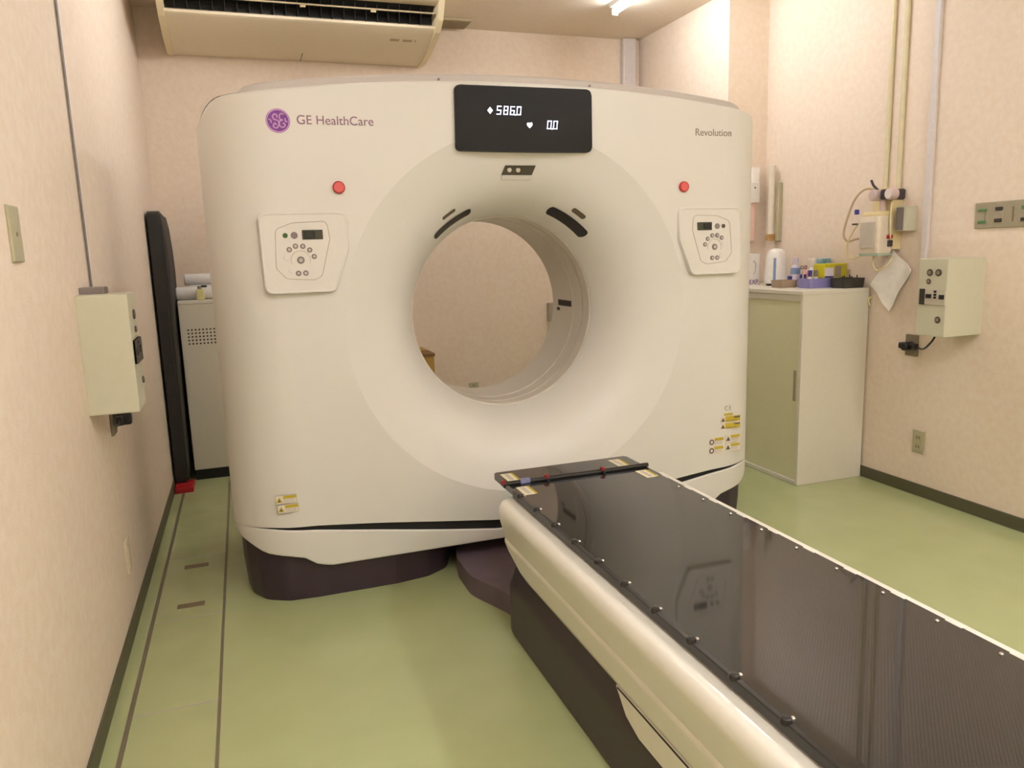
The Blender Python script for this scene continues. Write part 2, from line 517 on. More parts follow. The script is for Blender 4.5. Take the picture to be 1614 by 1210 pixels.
# feet
def foot(s):
    pl = [(-1.085, 3.55), (-1.088, 2.97), (-1.075, 2.89), (-1.03, 2.81), (-.95, 2.765), (-.84, 2.757), (-.55, 2.757), (-.42, 2.775), (-.33, 2.83), (-.295, 2.93), (-.29, 3.55)]
    pl = round_poly(pl, .08, 4)
    c = Vector((-.69, 3.15)); bm = B(); rows = []
    for z, k in ((0, -.006), (.01, 0), (.12, .012), (.27, .016)):
        rows.append([(GX+s*(p[0]+(p[0]-c.x)*k*1.8), p[1]+(p[1]-c.y)*k*1.2, z) for p in pl])
    vs = grid(bm, rows, True); bm.faces.new(vs[0]); bm.faces.new(vs[-1])
    part('foot', bm, 'dark_purple', gantry, 50)
foot(-1); foot(1)
part('base_block', mkbox(GX-.45, GX+.45, 2.96, 3.5, .002, .22), 'black_gap', gantry, 0)
# display
dx0, dx1, dz0, dz1 = .757, 1.29, 1.607, 1.831
disp = part('display', prism(B(), round_poly([(dx0+.004, dz1), (dx1, dz1+.002), (dx1, dz0), (dx0, dz0)], .022), 'y', YF-.012, YF+.045, bev=.003), 'black_gloss', gantry)
SEG = {'0': 'abcdef', '5': 'afgcd', '8': 'abcdefg', '6': 'afgedc'}
def digit(ch, x, z, wd, h, y=YF-.0125):
    bm = B(); t = .0042; sh = .12
    seg = {'a': (0, wd, h-t, h), 'g': (0, wd, h/2-t/2, h/2+t/2), 'd': (0, wd, 0, t), 'f': (0, t, h/2, h), 'b': (wd-t, wd, h/2, h), 'e': (0, t, 0, h/2), 'c': (wd-t, wd, 0, h/2)}
    for s in SEG[ch]:
        a, b, c, d = seg[s]; g = .0006
        box(bm, x+a+g, x+b-g, y-.0006, y+.001, z+c+g, z+d-g)
    for v in bm.verts: v.co.x += (v.co.z-z)*sh
    part('digit', bm, 'digit_white', disp, 0)
digit('5', .912, 1.733, .018, .031); digit('8', .938, 1.733, .018, .031); digit('6', .963, 1.733, .018, .031); digit('0', .988, 1.733, .018, .031)
part('decimal_point', mkbox(.9825, .9865, YF-.0131, YF-.011, 1.732, 1.736), 'digit_white', disp, 0)
digit('0', 1.106, 1.687, .018, .031); digit('0', 1.130, 1.687, .018, .031)
part('decimal_point', mkbox(1.1252, 1.1292, YF-.0131, YF-.011, 1.686, 1.690), 'digit_white', disp, 0)
part('symbol', prism(B(), [(.879, 1.747), (.889, 1.759), (.899, 1.747), (.889, 1.735)], 'y', YF-.0131, YF-.011), 'digit_white', disp, 0)
hp = [(1.039, 1.689), (1.030, 1.698), (1.0285, 1.705), (1.033, 1.709), (1.039, 1.7065), (1.046, 1.710), (1.050, 1.705), (1.0485, 1.698)]
part('symbol', prism(B(), hp, 'y', YF-.0131, YF-.011), 'digit_white', disp, 0)
# lettering and round emblem
lg = Vector((.157, 0, 1.695))
bm = B(); cyl(bm, (lg.x, 0, lg.z), .0385, YF-.0012, YF+.001, 'y', 40); emb = part('emblem', bm, 'purple', gantry)
def flat_ring(bm, cx, cz, r, wd, y, n=40):
    for q in (0,):
        grid(bm, [[(cx+rr*math.cos(2*PI*k/n), yy, cz+rr*math.sin(2*PI*k/n)) for k in range(n)] for rr, yy in ((r-wd, y+.001), (r-wd, y), (r, y), (r, y+.001))], True)
bm = B(); flat_ring(bm, lg.x, lg.z, .0372, .0035, YF-.0016); part('emblem_ring', bm, 'purple_light', emb, 0)
def stroke(pts, r=.0027):
    P = smooth_path([(lg.x+a*.0385, YF-.0012, lg.z+b*.0385) for a, b in pts], 6)
    part('emblem_stroke', tube(B(), P, r, 6), 'purple_light', emb)
stroke([(-.05, .25), (-.1, .48), (-.3, .52), (-.42, .3), (-.3, .1), (0, 0), (.05, -.3), (-.12, -.58), (-.36, -.55), (-.4, -.34), (-.24, -.22), (-.16, -.38)])
stroke([(.5, .5), (.3, .6), (.14, .4), (.16, .15), (.36, .06), (.14, -.05), (.1, -.35), (.3, -.55), (.55, -.42), (.5, -.2), (.36, -.24)])
stroke([(-.78, .1), (-.6, .02), (-.58, -.2)]); stroke([(.78, -.1), (.6, 0), (.6, .22)])
text_part('lettering', 'GE HealthCare', 'text_purple', gantry, .2175, .471, 1.7005, YF)
text_part('lettering', 'Revolution', 'text_grey', gantry, 1.748, 1.915, 1.692, YF)
# emergency stop buttons
for x in (.339, 1.694):
    bm = B(); lathe(bm, [(.0205, 0), (.0215, -.006), (.0195, -.012), (.017, -.013), (.0165, -.010)], (x, YF, 1.481), 'y', 28)
    e = part('stop_button', bm, 'red_button', gantry)
    bm = B(); cyl(bm, (x, YF, 1.481), .0163, -.0125, -.009, 'y', 24); part('button_face', bm, 'red_core', e)
# control panels, mirrored left and right
def control_panel(s):
    cx = 1.0155
    X = lambda x: x if s < 0 else 2*cx-x
    ol = round_poly([(.064, 1.401), (.364, 1.402), (.362, 1.275), (.307, 1.128), (.070, 1.128)], [.03, .03, .08, .03, .03], 6)
    bm = B(); n = len(ol)
    ysurf = lambda z: YF-.004-.020*(1.401-z)/.273
    cc = Vector((.205, 1.265))
    sh = lambda k: [(cc.x+(p[0]-cc.x)*k, cc.y+(p[1]-cc.y)*k) for p in ol]
    rows = [[(X(p[0]), YF+.001, p[1]) for p in ol],
            [(X(p[0]), YF-.4*(YF-ysurf(p[1])), p[1]) for p in sh(.997)],
            [(X(p[0]), ysurf(p[1])+.0012, p[1]) for p in sh(.978)],
            [(X(p[0]), ysurf(p[1]), p[1]) for p in sh(.955)],
            [(X(p[0]), ysurf(p[1])+.0035, p[1]) for p in sh(.915)]]
    vs = grid(bm, rows, True); bm.faces.new(vs[-1])
    pn = part('control_panel', bm, 'pad_white', gantry, 40)
    yp = lambda z: ysurf(z)+.0035
    il = round_poly([(.120, 1.345), (.178, 1.366), (.290, 1.370), (.297, 1.31), (.262, 1.185), (.235, 1.173), (.145, 1.180), (.113, 1.215)], .02, 4)
    bm = B(); tube(bm, [(X(a), yp(b)-.0003, b) for a, b in il], .0013, 6, True); part('outline', bm, 'pad_line', pn)
    def pbox(name, a0, a1, b0, b1, m, th=.004):
        zc = (b0+b1)/2; x0, x1 = sorted((X(a0), X(a1)))
        return part(name, mkbox(x0, x1, yp(zc)-th, yp(zc)+.003, b0, b1, bev=.0015, seg=1), m, pn)
    scr = pbox('screen', .206, .274, 1.309, 1.341, 'lcd')
    x0, x1 = sorted((X(.212), X(.248)))
    part('screen_field', mkbox(x0, x1, yp(1.325)-.0046, yp(1.325), 1.3135, 1.3365), 'lcd_dark', scr, 0)
    def btn(a, b, r, m, core=True):
        bm = B(); cyl(bm, (X(a), yp(b), b), r, -.003, .003, 'y', 18, bev=.001); o = part('button', bm, m, pn)
        if core:
            bm = B(); cyl(bm, (X(a), yp(b), b), r*.52, -.0036, 0, 'y', 14); part('button_face', bm, 'button_core', o)
    btn(.1505, 1.324, .0085, 'button_green' if s < 0 else 'knob_dark', False)
    btn(.180, 1.324, .0115, 'button_grey', False)
    for a, b in ((.160, 1.277), (.181, 1.288), (.205, 1.287), (.227, 1.274), (.240, 1.252)): btn(a, b, .0088, 'button_grey')
    btn(.195, 1.241, .0125, 'button_grey')
    for a in (.184, .208): btn(a, 1.197, .0092, 'button_grey')
    bm = B(); tube(bm, [(X(.195+.032*math.cos(2*PI*k/28)), yp(1.241)-.0002, 1.241+.032*math.sin(2*PI*k/28)) for k in range(28)], .0009, 5, True); part('dial_ring', bm, 'pad_line', pn)
    for a, b in ((.150, 1.250), (.163, 1.207)):
        bm = B(); cyl(bm, (X(a), yp(b), b), .010, -.0015, .003, 'y', 16, bev=.0008); part('button', bm, 'pad_white', pn)
control_panel(-1); control_panel(1)
# camera module under the display and the dark arcs above the bore
def funnel_patch(name, uv, m, off=.004, parent=gantry):
    """closed outline in (radius, angle) laid on the funnel, raised by off"""
    bm = B()
    lo = [bm.verts.new(fpt(r, t, -.003)) for r, t in uv]; hi = [bm.verts.new(fpt(r, t, off)) for r, t in uv]
    n = len(uv); half = n//2
    for i in range(n): bm.faces.new((lo[i], lo[(i+1) % n], hi[(i+1) % n], hi[i]))
    for i in range(half-1): bm.faces.new((hi[i], hi[i+1], hi[n-2-i], hi[n-1-i]))
    return part(name, bm, m, parent, 40)
def rect_uv(x0, x1, z0, z1, sk=0, n=6):
    top = [(x0+sk+(x1-x0)*k/n, z1) for k in range(n+1)]; bot = [(x0+(x1-x0)*k/n, z0) for k in range(n, -1, -1)]
    return [(math.hypot(x-GX, z-ZI), math.atan2(z-ZI, x-GX)) for x, z in top+bot]
cm = funnel_patch('camera_module', rect_uv(.948, 1.068, 1.531, 1.563, .010), 'sensor_dark', .006)
for x in (.975, 1.010):
    p = fpt(math.hypot(x-GX, 1.547-ZI), math.atan2(1.547-ZI, x-GX))
    bm = B(); cyl(bm, (x, p.y, 1.547), .0088, -.0085, 0, 'y', 18, bev=.001); part('lens', bm, 'lens_pale', cm)
funnel_patch('module_lip', rect_uv(.950, 1.068, 1.514, 1.529), 'pad_white', .004)
def arc_uv(ra, hwid, t0, t1, n=18, cap=5):
    e = hwid/ra*(1 if t1 > t0 else -1); up, dn = [], []
    ts = [t0-e*math.cos(PI/2*k/cap) for k in range(cap)]+[t0+(t1-t0)*k/n for k in range(n+1)]+[t1+e*math.sin(PI/2*k/cap) for k in range(1, cap+1)]
    ws = [hwid*math.sin(PI/2*k/cap) for k in range(cap)]+[hwid]*(n+1)+[hwid*math.cos(PI/2*k/cap) for k in range(1, cap+1)]
    ws = [max(x, hwid*.02) for x in ws]
    return [(ra+q, t) for t, q in zip(ts, ws)]+[(ra-q, t) for t, q in zip(ts[::-1], ws[::-1])]
D = math.radians
funnel_patch('grip_arc', arc_uv(.434, .011, D(134), D(113.5)), 'arc_black', .005)
funnel_patch('grip_arc', arc_uv(.434, .0135, D(67), D(45)), 'arc_black', .005)
funnel_patch('arc_label', arc_uv(.470, .006, D(127), D(121), 6, 2), 'label_print', .0025)
funnel_patch('arc_label', arc_uv(.470, .0075, D(58), D(52), 6, 2), 'label_print', .0025)
# warning stickers
def sticker(x0, x1, z0, z1, kind, slope=0):
    st = part('warning_sticker', mkbox(x0, x1, YF-.0012, YF+.001, z0, z1), 'label_frame' if kind == 'frame' else 'white_label', gantry, 0)
    wd, h = x1-x0, z1-z0
    if kind == 'frame':
        part('sticker_ground', mkbox(x0+.0012, x1-.0012, YF-.0015, YF, z0+.0012, z1-.0012), 'white_label', st, 0)
    y = YF-.0019
    hx = x0+wd*.36
    if kind == 'full':
        part('sticker_band', mkbox(x0+wd*.28, x1, y, YF, z0+h*.1, z1-h*.05), 'yellow_label', st, 0)
        part('sticker_print', mkbox(x0+wd*.7, x1-.001, y-.0003, YF, z0+h*.62, z1-h*.12), 'label_print', st, 0)
        part('sticker_print', mkbox(x0+wd*.34, x1-wd*.15, y-.0003, YF, z0+h*.18, z0+h*.26), 'label_print', st, 0)
    else:
        part('sticker_band', mkbox(hx, x1-.002, y, YF, z0+h*.58, z1-h*.08), 'yellow_label', st, 0)
        for q in (.2, .34, .48):
            part('sticker_print', mkbox(hx, x1-wd*.12, y, YF, z0+h*(q-.03), z0+h*(q+.03)), 'button_core', st, 0)
    cx, cz, r = x0+wd*.17, z0+h*.45, min(wd*.15, h*.36)
    if kind == 'ring':
        bm = B(); flat_ring(bm, cx, cz, r*1.1, r*.45, YF-.002, 20); part('sticker_symbol', bm, 'dark_print', st, 0)
    else:
        part('sticker_symbol', prism(B(), [(cx-r, cz-r*.8), (cx+r, cz-r*.8), (cx, cz+r)], 'y', y, YF), 'yellow_label' if kind == 'frame' else 'label_print', st, 0)
        part('sticker_symbol', prism(B(), [(cx-r*.4, cz-r*.5), (cx+r*.4, cz-r*.5), (cx, cz+r*.4)], 'y', y-.0004, YF), 'label_print', st, 0)
sticker(.046, .118, .391, .422, 'frame'); sticker(.050, .122, .356, .387, 'frame')
sticker(1.882, 1.986, .494, .521, 'full'); sticker(1.882, 1.986, .464, .491, 'full')
part('warning_sticker', mkbox(1.905, 1.948, YF-.0012, YF+.001, .524, .533), 'yellow_label', gantry, 0)
sticker(1.832, 1.905, .398, .433, 'ring'); sticker(1.832, 1.905, .360, .395, 'ring')
sticker(1.915, 1.988, .404, .438, 'tri'); sticker(1.915, 1.988, .366, .400, 'tri')
text_part('lettering', 'C E', 'conduit_grey', gantry, 1.908, 1.940, .556, YF, h=.02)

# ================================================================== patient table
TC = 1.013
table = thing('ct_patient_table', (TC, 1.2, 0), 'long black-topped CT patient table with white sides on a dark base', 'CT table')
ZT = .497; Y0, Y1 = -.25, 2.417
pl = round_poly([(TC-.256, Y0), (TC+.258, Y0), (TC+.258, Y1), (TC-.250, Y1)], .008, 4)
part('cradle_top', prism(B(), pl, 'z', ZT-.022, ZT, bev=.004), 'carbon_black', table)
part('edge_rail', mkbox(TC-.262, TC-.249, Y0, 2.19, ZT-.018, ZT+.0035, bev=.002, seg=1), 'rail_black', table)
part('edge_rim', mkbox(TC+.256, TC+.281, Y0, 2.19, ZT-.028, ZT-.003, bev=.004), 'table_white', table)
# fasteners along both edges
cm_ = mesh_from('rim_clip', mkbox(-.009, .009, -.020, .020, -.004, .0022, bev=.002, seg=1), 'table_white')
fm = mesh_from('fastener', lathe(B(), [(.0105, 0), (.011, .004), (.0085, .0095), (.005, .0115)], (0, 0, 0), 'z', 16), 'rail_black')
dm = mesh_from('fastener_pin', lathe(B(), [(.0042, 0), (.0042, .003), (.0025, .005)], (0, 0, 0), 'z', 12), 'chrome')
y = 2.133
while y > -.1:
    for s in (-1, 1):
        f = inst('fastener', fm, table, (TC-.256, y, ZT-.001)) if s < 0 else inst('rim_clip', cm_, table, (TC+.262, y, ZT-.001))
        p = bpy.data.objects.new('fastener_pin', dm); col.objects.link(p); p.parent = f; p.location = (.016, .004, 0) if s < 0 else (-.026, .02, 0)
        ORG[p.name] = ORG[table.name]
    y -= .1372
# bar across the head extension, with latches and stickers
bar = part('cross_bar', tube(B(), [(TC-.272, 2.262, ZT+.006), (TC+.264, 2.262, ZT+.006)], .0075, 10), 'rail_black', table)
for x in (TC-.268, TC-.115, TC+.09):
    lt = part('latch', mkbox(x-.007, x+.007, 2.253, 2.271, ZT+.004, ZT+.020, bev=.003), 'latch_red', bar)
    part('latch_pin', mkbox(x-.004, x+.004, 2.243, 2.254, ZT-.003, ZT+.010, bev=.002, seg=1), 'rail_black', bar)
part('bar_clip', mkbox(TC-.21, TC-.175, 2.253, 2.271, ZT+.0, ZT+.016, bev=.003), 'blue_clip', bar)
for x, y in ((TC-.215, 2.345), (TC-.215, 2.185), (TC+.195, 2.345), (TC+.218, 2.185)):
    st = part('table_sticker', mkbox(x-.022, x+.022, y-.042, y+.042, ZT-.001, ZT+.0008), 'label_cream', table, 0)
    part('sticker_band', mkbox(x+.014, x+.022, y-.042, y+.042, ZT, ZT+.0012), 'yellow_label', st, 0)
    part('sticker_print', mkbox(x-.010, x+.004, y-.034, y+.034, ZT, ZT+.0012), 'button_core', st, 0)
# white body, swept along the table
PROF = [(.20, .474), (.262, .474), (.285, .472), (.300, .464), (.308, .450), (.310, .432), (.307, .408), (.300, .380), (.293, .357), (.2895, .347), (.2935, .341), (.2935, .334), (.289, .312), (.281, .272), (.272, .252), (.255, .246), (.20, .244)]
bm = B(); rows = []
def yend(z): return 2.225 if z > .33 else 2.225-.165*((.33-z)/.086)**1.4
for t in range(8):
    row = []
    q = t/7
    for s in (-1, 1):
        for x, z in (PROF if s < 0 else PROF[::-1]):
            ye = yend(z)
            inset = .03*(1-math.sqrt(max(0, 1-(1-q)**2)))
            yy = ye-.05*q if t < 7 else Y0+.02
            row.append((TC+s*max(.19, x-inset), yy, z if not (z > .47) else z-inset*.25))
    rows.append(row)
vs = grid(bm, rows, True)
bm.faces.new(vs[-1])
cen = vs[0]; bm.faces.new(cen[::-1])
part('table_body', bm, 'table_white', table, 50)
# lower side panel behind the step
for s in (-1, 1):
    pts = [(1.45, .255), (1.40, .205), (1.34, .186), (Y0+.05, .186), (Y0+.05, .255)]
    a, b = sorted((TC+s*.262, TC+s*.279))
    part('side_panel', prism(B(), pts, 'x', a, b, bev=.003), 'table_white', table)
    part('panel_seam', mkbox(*sorted((TC+s*.2795, TC+s*.27)), Y0+.06, 1.44, .2515, .2545), 'groove_dark', table, 0)
# dark base
bm = B(); rows = []
for z, k in ((.0, .004), (.012, 0), (.16, .0), (.185, .008), (.262, .026)):
    p = round_poly([(TC-.270+k, .1), (TC+.270-k, .1), (TC+.270-k, 2.30-k), (TC-.270+k, 2.30-k)], .1, 6)
    rows.append([(a, b, z) for a, b in p])
vs = grid(bm, rows, True); bm.faces.new(vs[0]); bm.faces.new(vs[-1])
part('base', bm, 'dark_purple', table, 40)
pl = round_poly([(.735, 2.90), (.70, 2.72), (.70, 2.55), (.78, 2.36), (.80, 2.24), (1.226, 2.24), (1.246, 2.36), (1.326, 2.55), (1.326, 2.72), (1.291, 2.90)], .2, 8)
fc = part('base_cover', prism(B(), pl, 'z', .0, .075, bev=.022, seg=5), 'floor_cover_purple', table, 50)

# ================================================================== air conditioner
ac = thing('air_conditioner', (.46, YB, 2.43), 'cream ceiling air conditioner with an open black outlet above the scanner', 'air conditioner')
ax0, ax1 = -.29, 1.205
prof = [(YB-.005, 2.43), (4.93, 2.428), (4.75, 2.452), (4.60, 2.492), (4.545, 2.512), (4.530, 2.522), (4.530, 2.535), (4.60, 2.56), (4.64, 2.60), (YB-.005, 2.60)]
part('under_panel', prism(B(), prof, 'x', ax0+.03, ax1-.03), 'ac_front', ac, 40)
part('panel_seam', mkbox(.449, .452, 4.85, YB-.01, 2.426, 2.4292), 'vent_slot', ac, 0)
sp = round_poly([(YB-.005, 2.422), (4.92, 2.420), (4.72, 2.448), (4.54, 2.500), (4.46, 2.55), (4.40, 2.645), (4.40, ZC+.002), (YB-.005, ZC+.002)], .03, 4)
for a, b in ((ax0, ax0+.032), (ax1-.032, ax1)):
    part('side_panel', prism(B(), sp, 'x', a, b, bev=.004), 'ac_cream', ac, 50)
part('top_case', prism(B(), [(4.405, 2.648), (4.43, 2.632), (4.47, 2.630), (4.60, 2.66), (YB-.005, 2.66), (YB-.005, ZC+.002), (4.405, ZC+.002)], 'x', ax0+.03, ax1-.03), 'ac_front', ac, 40)
part('outlet_back', prism(B(), [(4.60, 2.555), (4.66, 2.60), (4.66, 2.67), (4.50, 2.67), (4.53, 2.64), (4.60, 2.60)], 'x', ax0+.03, ax1-.03), 'ac_dark', ac)
for x in [ax0+.08+.062*k for k in range(22)]:
    part('fin', prism(B(), [(4.545, 2.54), (4.60, 2.56), (4.60, 2.63), (4.52, 2.63)], 'x', x, x+.003), 'ac_fin', ac)
lou = part('louver', prism(B(), [(4.462, 2.588), (4.470, 2.583), (4.555, 2.606), (4.552, 2.612)], 'x', ax0+.034, ax1-.05), 'ac_cream', ac)
for x in (.42, .80): part('louver_pin', mkbox(x, x+.03, 4.48, 4.495, 2.575, 2.588, bev=.002, seg=1), 'ac_cream', ac)
for a, b in ((.93, .985), (1.005, 1.06), (1.075, 1.082)):
    bm = B(); prism(bm, [(4.655, 2.4738), (4.635, 2.4795), (4.635, 2.481), (4.655, 2.476)], 'x', a, b); part('lettering', bm, 'text_faint', ac, 0)

# ceiling vent
v = thing('ceiling_vent', (1.40, 4.92, ZC), 'square beige ceiling vent beside the air conditioner', 'vent')
part('frame', mkbox(1.30, 1.495, 4.83, 5.01, ZC-.014, ZC+.001, bev=.003, seg=1), 'vent_grey', v)
for k in range(6):
    y = 4.848+.026*k; part('slat', prism(B(), [(y, ZC-.016), (y+.016, ZC-.020), (y+.018, ZC-.018), (y+.002, ZC-.013)], 'x', 1.312, 1.483), 'vent_slot', v)

# ------------------------------------------------------------------ ceiling lamps
def lamp(x, ya, yb, label, tubes=1, where=None):
    end = '_%s_offscreen' % where if where else ''
    t = thing('ceiling_lamp'+end, (x, (ya+yb)/2, ZC), label, 'lamp', 'fluorescent lamps on the ceiling')
    e = .05*(tubes-1)
    part('housing', prism(B(), [(x-.045-e, ZC+.001), (x+.045+e, ZC+.001), (x+.03+e, ZC-.022), (x-.03-e, ZC-.022)], 'y', ya, yb), 'lamp_white', t)
    for xx, sd in ([(x, '')] if tubes == 1 else [(x-.05, '_left'), (x+.05, '_right')]):  # second tube on unseen near and rear lamps is added for front fill
        bm = B(); cyl(bm, (xx, 0, ZC-.042), .0185, ya+.012, yb-.012, 'y', 16); part('tube'+(sd+end if where else ''), bm, 'tube_glow', t)
        for y in (ya, yb-.014): part('socket', mkbox(xx-.018, xx+.018, y, y+.014, ZC-.066, ZC-.018, bev=.002, seg=1), 'lamp_white', t)
lamp(2.235, 3.10, 4.36, 'lit white fluorescent batten on the ceiling near the pillar')
lamp(.50, 3.00, 4.26, 'fluorescent batten on the ceiling in front of the air conditioner', where='far_left')
lamp(.50, -.10, 1.15, 'fluorescent batten on the ceiling over the open floor', 2, 'near_left')
lamp(2.235, -.10, 1.15, 'fluorescent batten on the ceiling right of the patient table', 2, 'near_right')
lamp(.50, -2.0, -.8, 'fluorescent batten on the ceiling at the near end by the left wall', 2, 'rear_left')
lamp(2.235, -2.0, -.8, 'fluorescent batten on the ceiling at the near end by the right wall', 2, 'rear_right')

# corner casing on the back wall
t = thing('pipe_casing', (2.685, YB, 0), 'white vertical pipe casing in the corner between back wall and pillar', 'pipe casing')
part('casing', mkbox(2.632, 2.738, YB-.05, YB+.001, .0, ZC+.001, bev=.012, seg=3), 'conduit_white', t)
part('casing_lip', mkbox(2.738, 2.752, YB-.02, YB+.001, .0, ZC+.001, bev=.004), 'conduit_grey', t)

# ================================================================== wall boxes
def knob(parent, side, y, z, r, xf):
    bm = B(); cyl(bm, (xf, y, z), r, -.004*side if side > 0 else 0, 0 if side > 0 else .004, 'x', 18, bev=.001)
    k = part('knob', bm, 'knob_dark', parent)
    a, b = sorted((xf-side*.006, xf-side*.002))
    part('knob_face', cyl(B(), (0, y, z), r*.55, a, b, 'x', 14), 'knob_face', k)
def control_box(side, x_wall, x_front, y0, y1, z0, z1, items, label):
    t = thing('control_box', (x_wall, (y0+y1)/2, z0), label, 'control box')
    a, b = sorted((x_wall+.002*side, x_front))
    part('body', mkbox(a, b, y0, y1, z0, z1, bev=.006), 'box_green', t)
    for y, z, r in items['knobs']: knob(t, side, y, z, r, x_front)
    p0, p1, q0, q1 = items['breaker']
    def plate(ya, yb, za, zb, th, m, name, par):
        xa, xb = sorted((x_front+.002*side, x_front-side*th)); return part(name, mkbox(xa, xb, ya, yb, za, zb, bev=.001, seg=1), m, par)
    br = plate(p0, p1, q0, q1, .006, 'breaker_white', 'breaker_panel', t)
    wv = p1-p0; h = q1-q0
    plate(p1-wv*.22, p1, q0, q1, .008, 'breaker_dark' if side > 0 else 'knob_dark', 'breaker_cover', br)
    plate(p0+wv*.52, p0+wv*.72, q0+h*.42, q0+h*.68, .012, 'plug_black', 'switch_lever', br)
    plate(p0+wv*.02, p0+wv*.2, q0+h*.38, q0+h*.66, .012, 'plug_black', 'switch_lever', br)
    for k in (.4, .58, .78): plate(p0+wv*.33, p0+wv*.42, q0+h*k, q0+h*(k+.14), .010, 'plug_black', 'indicator', br)
    if side < 0:
        plate(p0, p1, q0, q1, .0085, 'breaker_dark', 'breaker_window', br)
    return t
control_box(1, XR, 2.840, 2.467, 2.618, .822, 1.161, dict(knobs=[(2.556, 1.101, .0155), (2.512, 1.101, .0155), (2.560, 1.062, .012), (2.502, .898, .0145)], breaker=(2.470, 2.600, .962, 1.030)), 'pale green control box with breakers and three dark dials on the right wall')
cb = control_box(-1, XL, -.317, 2.455, 2.606, .812, 1.162, dict(knobs=[(2.545, 1.097, .015), (2.545, 1.052, .010), (2.585, .892, .011)], breaker=(2.463, 2.592, .955, 1.025)), 'pale green control box hung on the left wall beside the scanner')
single('conduit_fitting', mkbox(XL-.001, XL+.068, 2.53, 2.60, 1.158, 1.182, bev=.004), 'fitting_grey', (XL, 2.565, 1.158), 'grey metal fitting on top of the left control box', 'fitting')
t = thing('conduit', (XL, 2.718, 1.16), 'thin pale cable cover rising up the left wall from the control box', 'conduit')
part('cover', mkbox(XL-.001, XL+.007, 2.712, 2.736, 1.165, ZC+.001, bev=.002, seg=1), 'paper_white', t)
part('cable', cyl(B(), (XL+.006, 2.709, 0), .0035, 1.165, ZC+.001, 'z', 8), 'fitting_grey', t)  # thin dark rod drawing the shadow line along the cover's edge
part('elbow', mkbox(XL-.001, XL+.008, 2.575, 2.738, 1.160, 1.176, bev=.002, seg=1), 'fitting_grey', t)
def power_inlet(side, xw, y, z, label):
    t = thing('power_inlet', (xw, y, z-.05), label, 'power inlet')
    X = lambda a, b: sorted((xw-side*a, xw-side*b))
    part('wall_plate', mkbox(*X(-.001, .010), y-.036, y+.036, z-.052, z+.052, bev=.003), 'plug_plate', t)
    bm = B(); cyl(bm, (0, y, z-.002), .021, *X(.006, .062), 'x', 20, bev=.005); pl = part('plug', bm, 'plug_black', t)
    part('plug_grip', mkbox(*X(.012, .045), y-.05, y+.048, z-.017, z+.013, bev=.007, seg=3), 'plug_black', pl)
    return t
power_inlet(1, XR, 2.825, .738, 'grey wall inlet with a black plug below the right control box')
power_inlet(-1, XL, 2.80, .735, 'grey wall inlet with a black plug below the left control box')
single('cord', tube(B(), smooth_path([(XR-.03, 2.778, .736), (XR-.06, 2.72, .735), (XR-.10, 2.66, .75), (XR-.13, 2.60, .79), (XR-.14, 2.57, .828)]), .0045, 8), 'plug_black', (XR-.03, 2.778, .736), 'short black cord from plug up to the right control box', 'cord')
single('cord', tube(B(), smooth_path([(XL+.03, 2.755, .735), (XL+.035, 2.68, .735), (XL+.04, 2.60, .755), (XL+.05, 2.54, .79), (XL+.055, 2.52, .82)]), .0045, 8), 'plug_black', (XL+.03, 2.755, .735), 'short black cord from plug up to the left control box', 'cord')
# conduits on the right wall
single('cable_trunking', mkbox(XR-.018, XR+.001, 2.764, 2.798, .99, ZC+.001, bev=.003, seg=1), 'conduit_white', (XR, 2.78, 1.1), 'white flat cable trunking running from the ceiling to the right control box', 'trunking')
for y, zb in ((3.036, 1.50), (2.955, 1.40)):
    single('gas_pipe', cyl(B(), (XR-.0105, y, 0), .0115, zb, ZC+.001, 'z', 14), 'pipe_cream', (XR-.0105, y, zb), 'cream medical gas pipe on the right wall, '+('nearer the white trunking' if y < 3 else 'nearer the pillar'), 'pipe', 'gas pipes on the right wall')

# switch plates and outlets
def outlet(name, side, axis, c, wv, h, label, holes=True, m='plate_green'):
    cx, cy, cz = c
    t = thing(name, (cx, cy, cz-h/2), label, 'outlet')
    def pb(u0, u1, z0, z1, d0, d1, mm, nm, par, bev=.002):
        if axis == 'x':
            a, b = sorted((cx-side*d0, cx-side*d1)); return part(nm, mkbox(a, b, cy+u0, cy+u1, cz+z0, cz+z1, bev=bev, seg=1), mm, par)
        return part(nm, mkbox(cx+u0, cx+u1, cy-d1, cy-d0, cz+z0, cz+z1, bev=bev, seg=1), mm, par)
    p = pb(-wv/2, wv/2, -h/2, h/2, -.001, .008, m, 'plate', t)
    f = pb(-wv*.3, wv*.3, -h*.36, h*.36, .004, .010, m, 'socket_face', t, .001)
    if holes:
        for zz in (.2, -.2):
            for uu in (-.1, .1): pb(wv*uu-.002, wv*uu+.002, h*zz-.007, h*zz+.007, .006, .0106, 'hole_dark', 'slot', f, 0)
    return t
outlet('wall_outlet', 1, 'x', (XR, 2.752, .27), .072, .112, 'beige wall outlet low on the right wall')
outlet('wall_outlet', -1, 'x', (XL, 2.777, .262), .072, .114, 'cream blank outlet plate low on the left wall', False, 'blank_plate')
outlet('wall_outlet', 1, 'y', (1.47, YB, .318), .070, .062, 'beige outlet on the back wall seen through the bore')
t = thing('switch_plate', (XL, 1.918, 1.26), 'plain beige switch plate on the left wall near the conduit', 'switch')
part('plate', mkbox(XL-.001, XL+.006, 1.878, 1.960, 1.258, 1.378, bev=.002, seg=1), 'plate_green', t)
part('screw', cyl(B(), (0, 1.922, 1.318), .005, XL+.004, XL+.0075, 'x', 12), 'knob_face', t)
t = thing('light_switch_board', (XR, 2.30, 1.28), 'grey metal wall panel with green and black switches', 'switch panel')
part('plate', mkbox(XR-.010, XR+.001, 2.08, 2.532, 1.284, 1.394, bev=.003, seg=1), 'panel_frame', t)
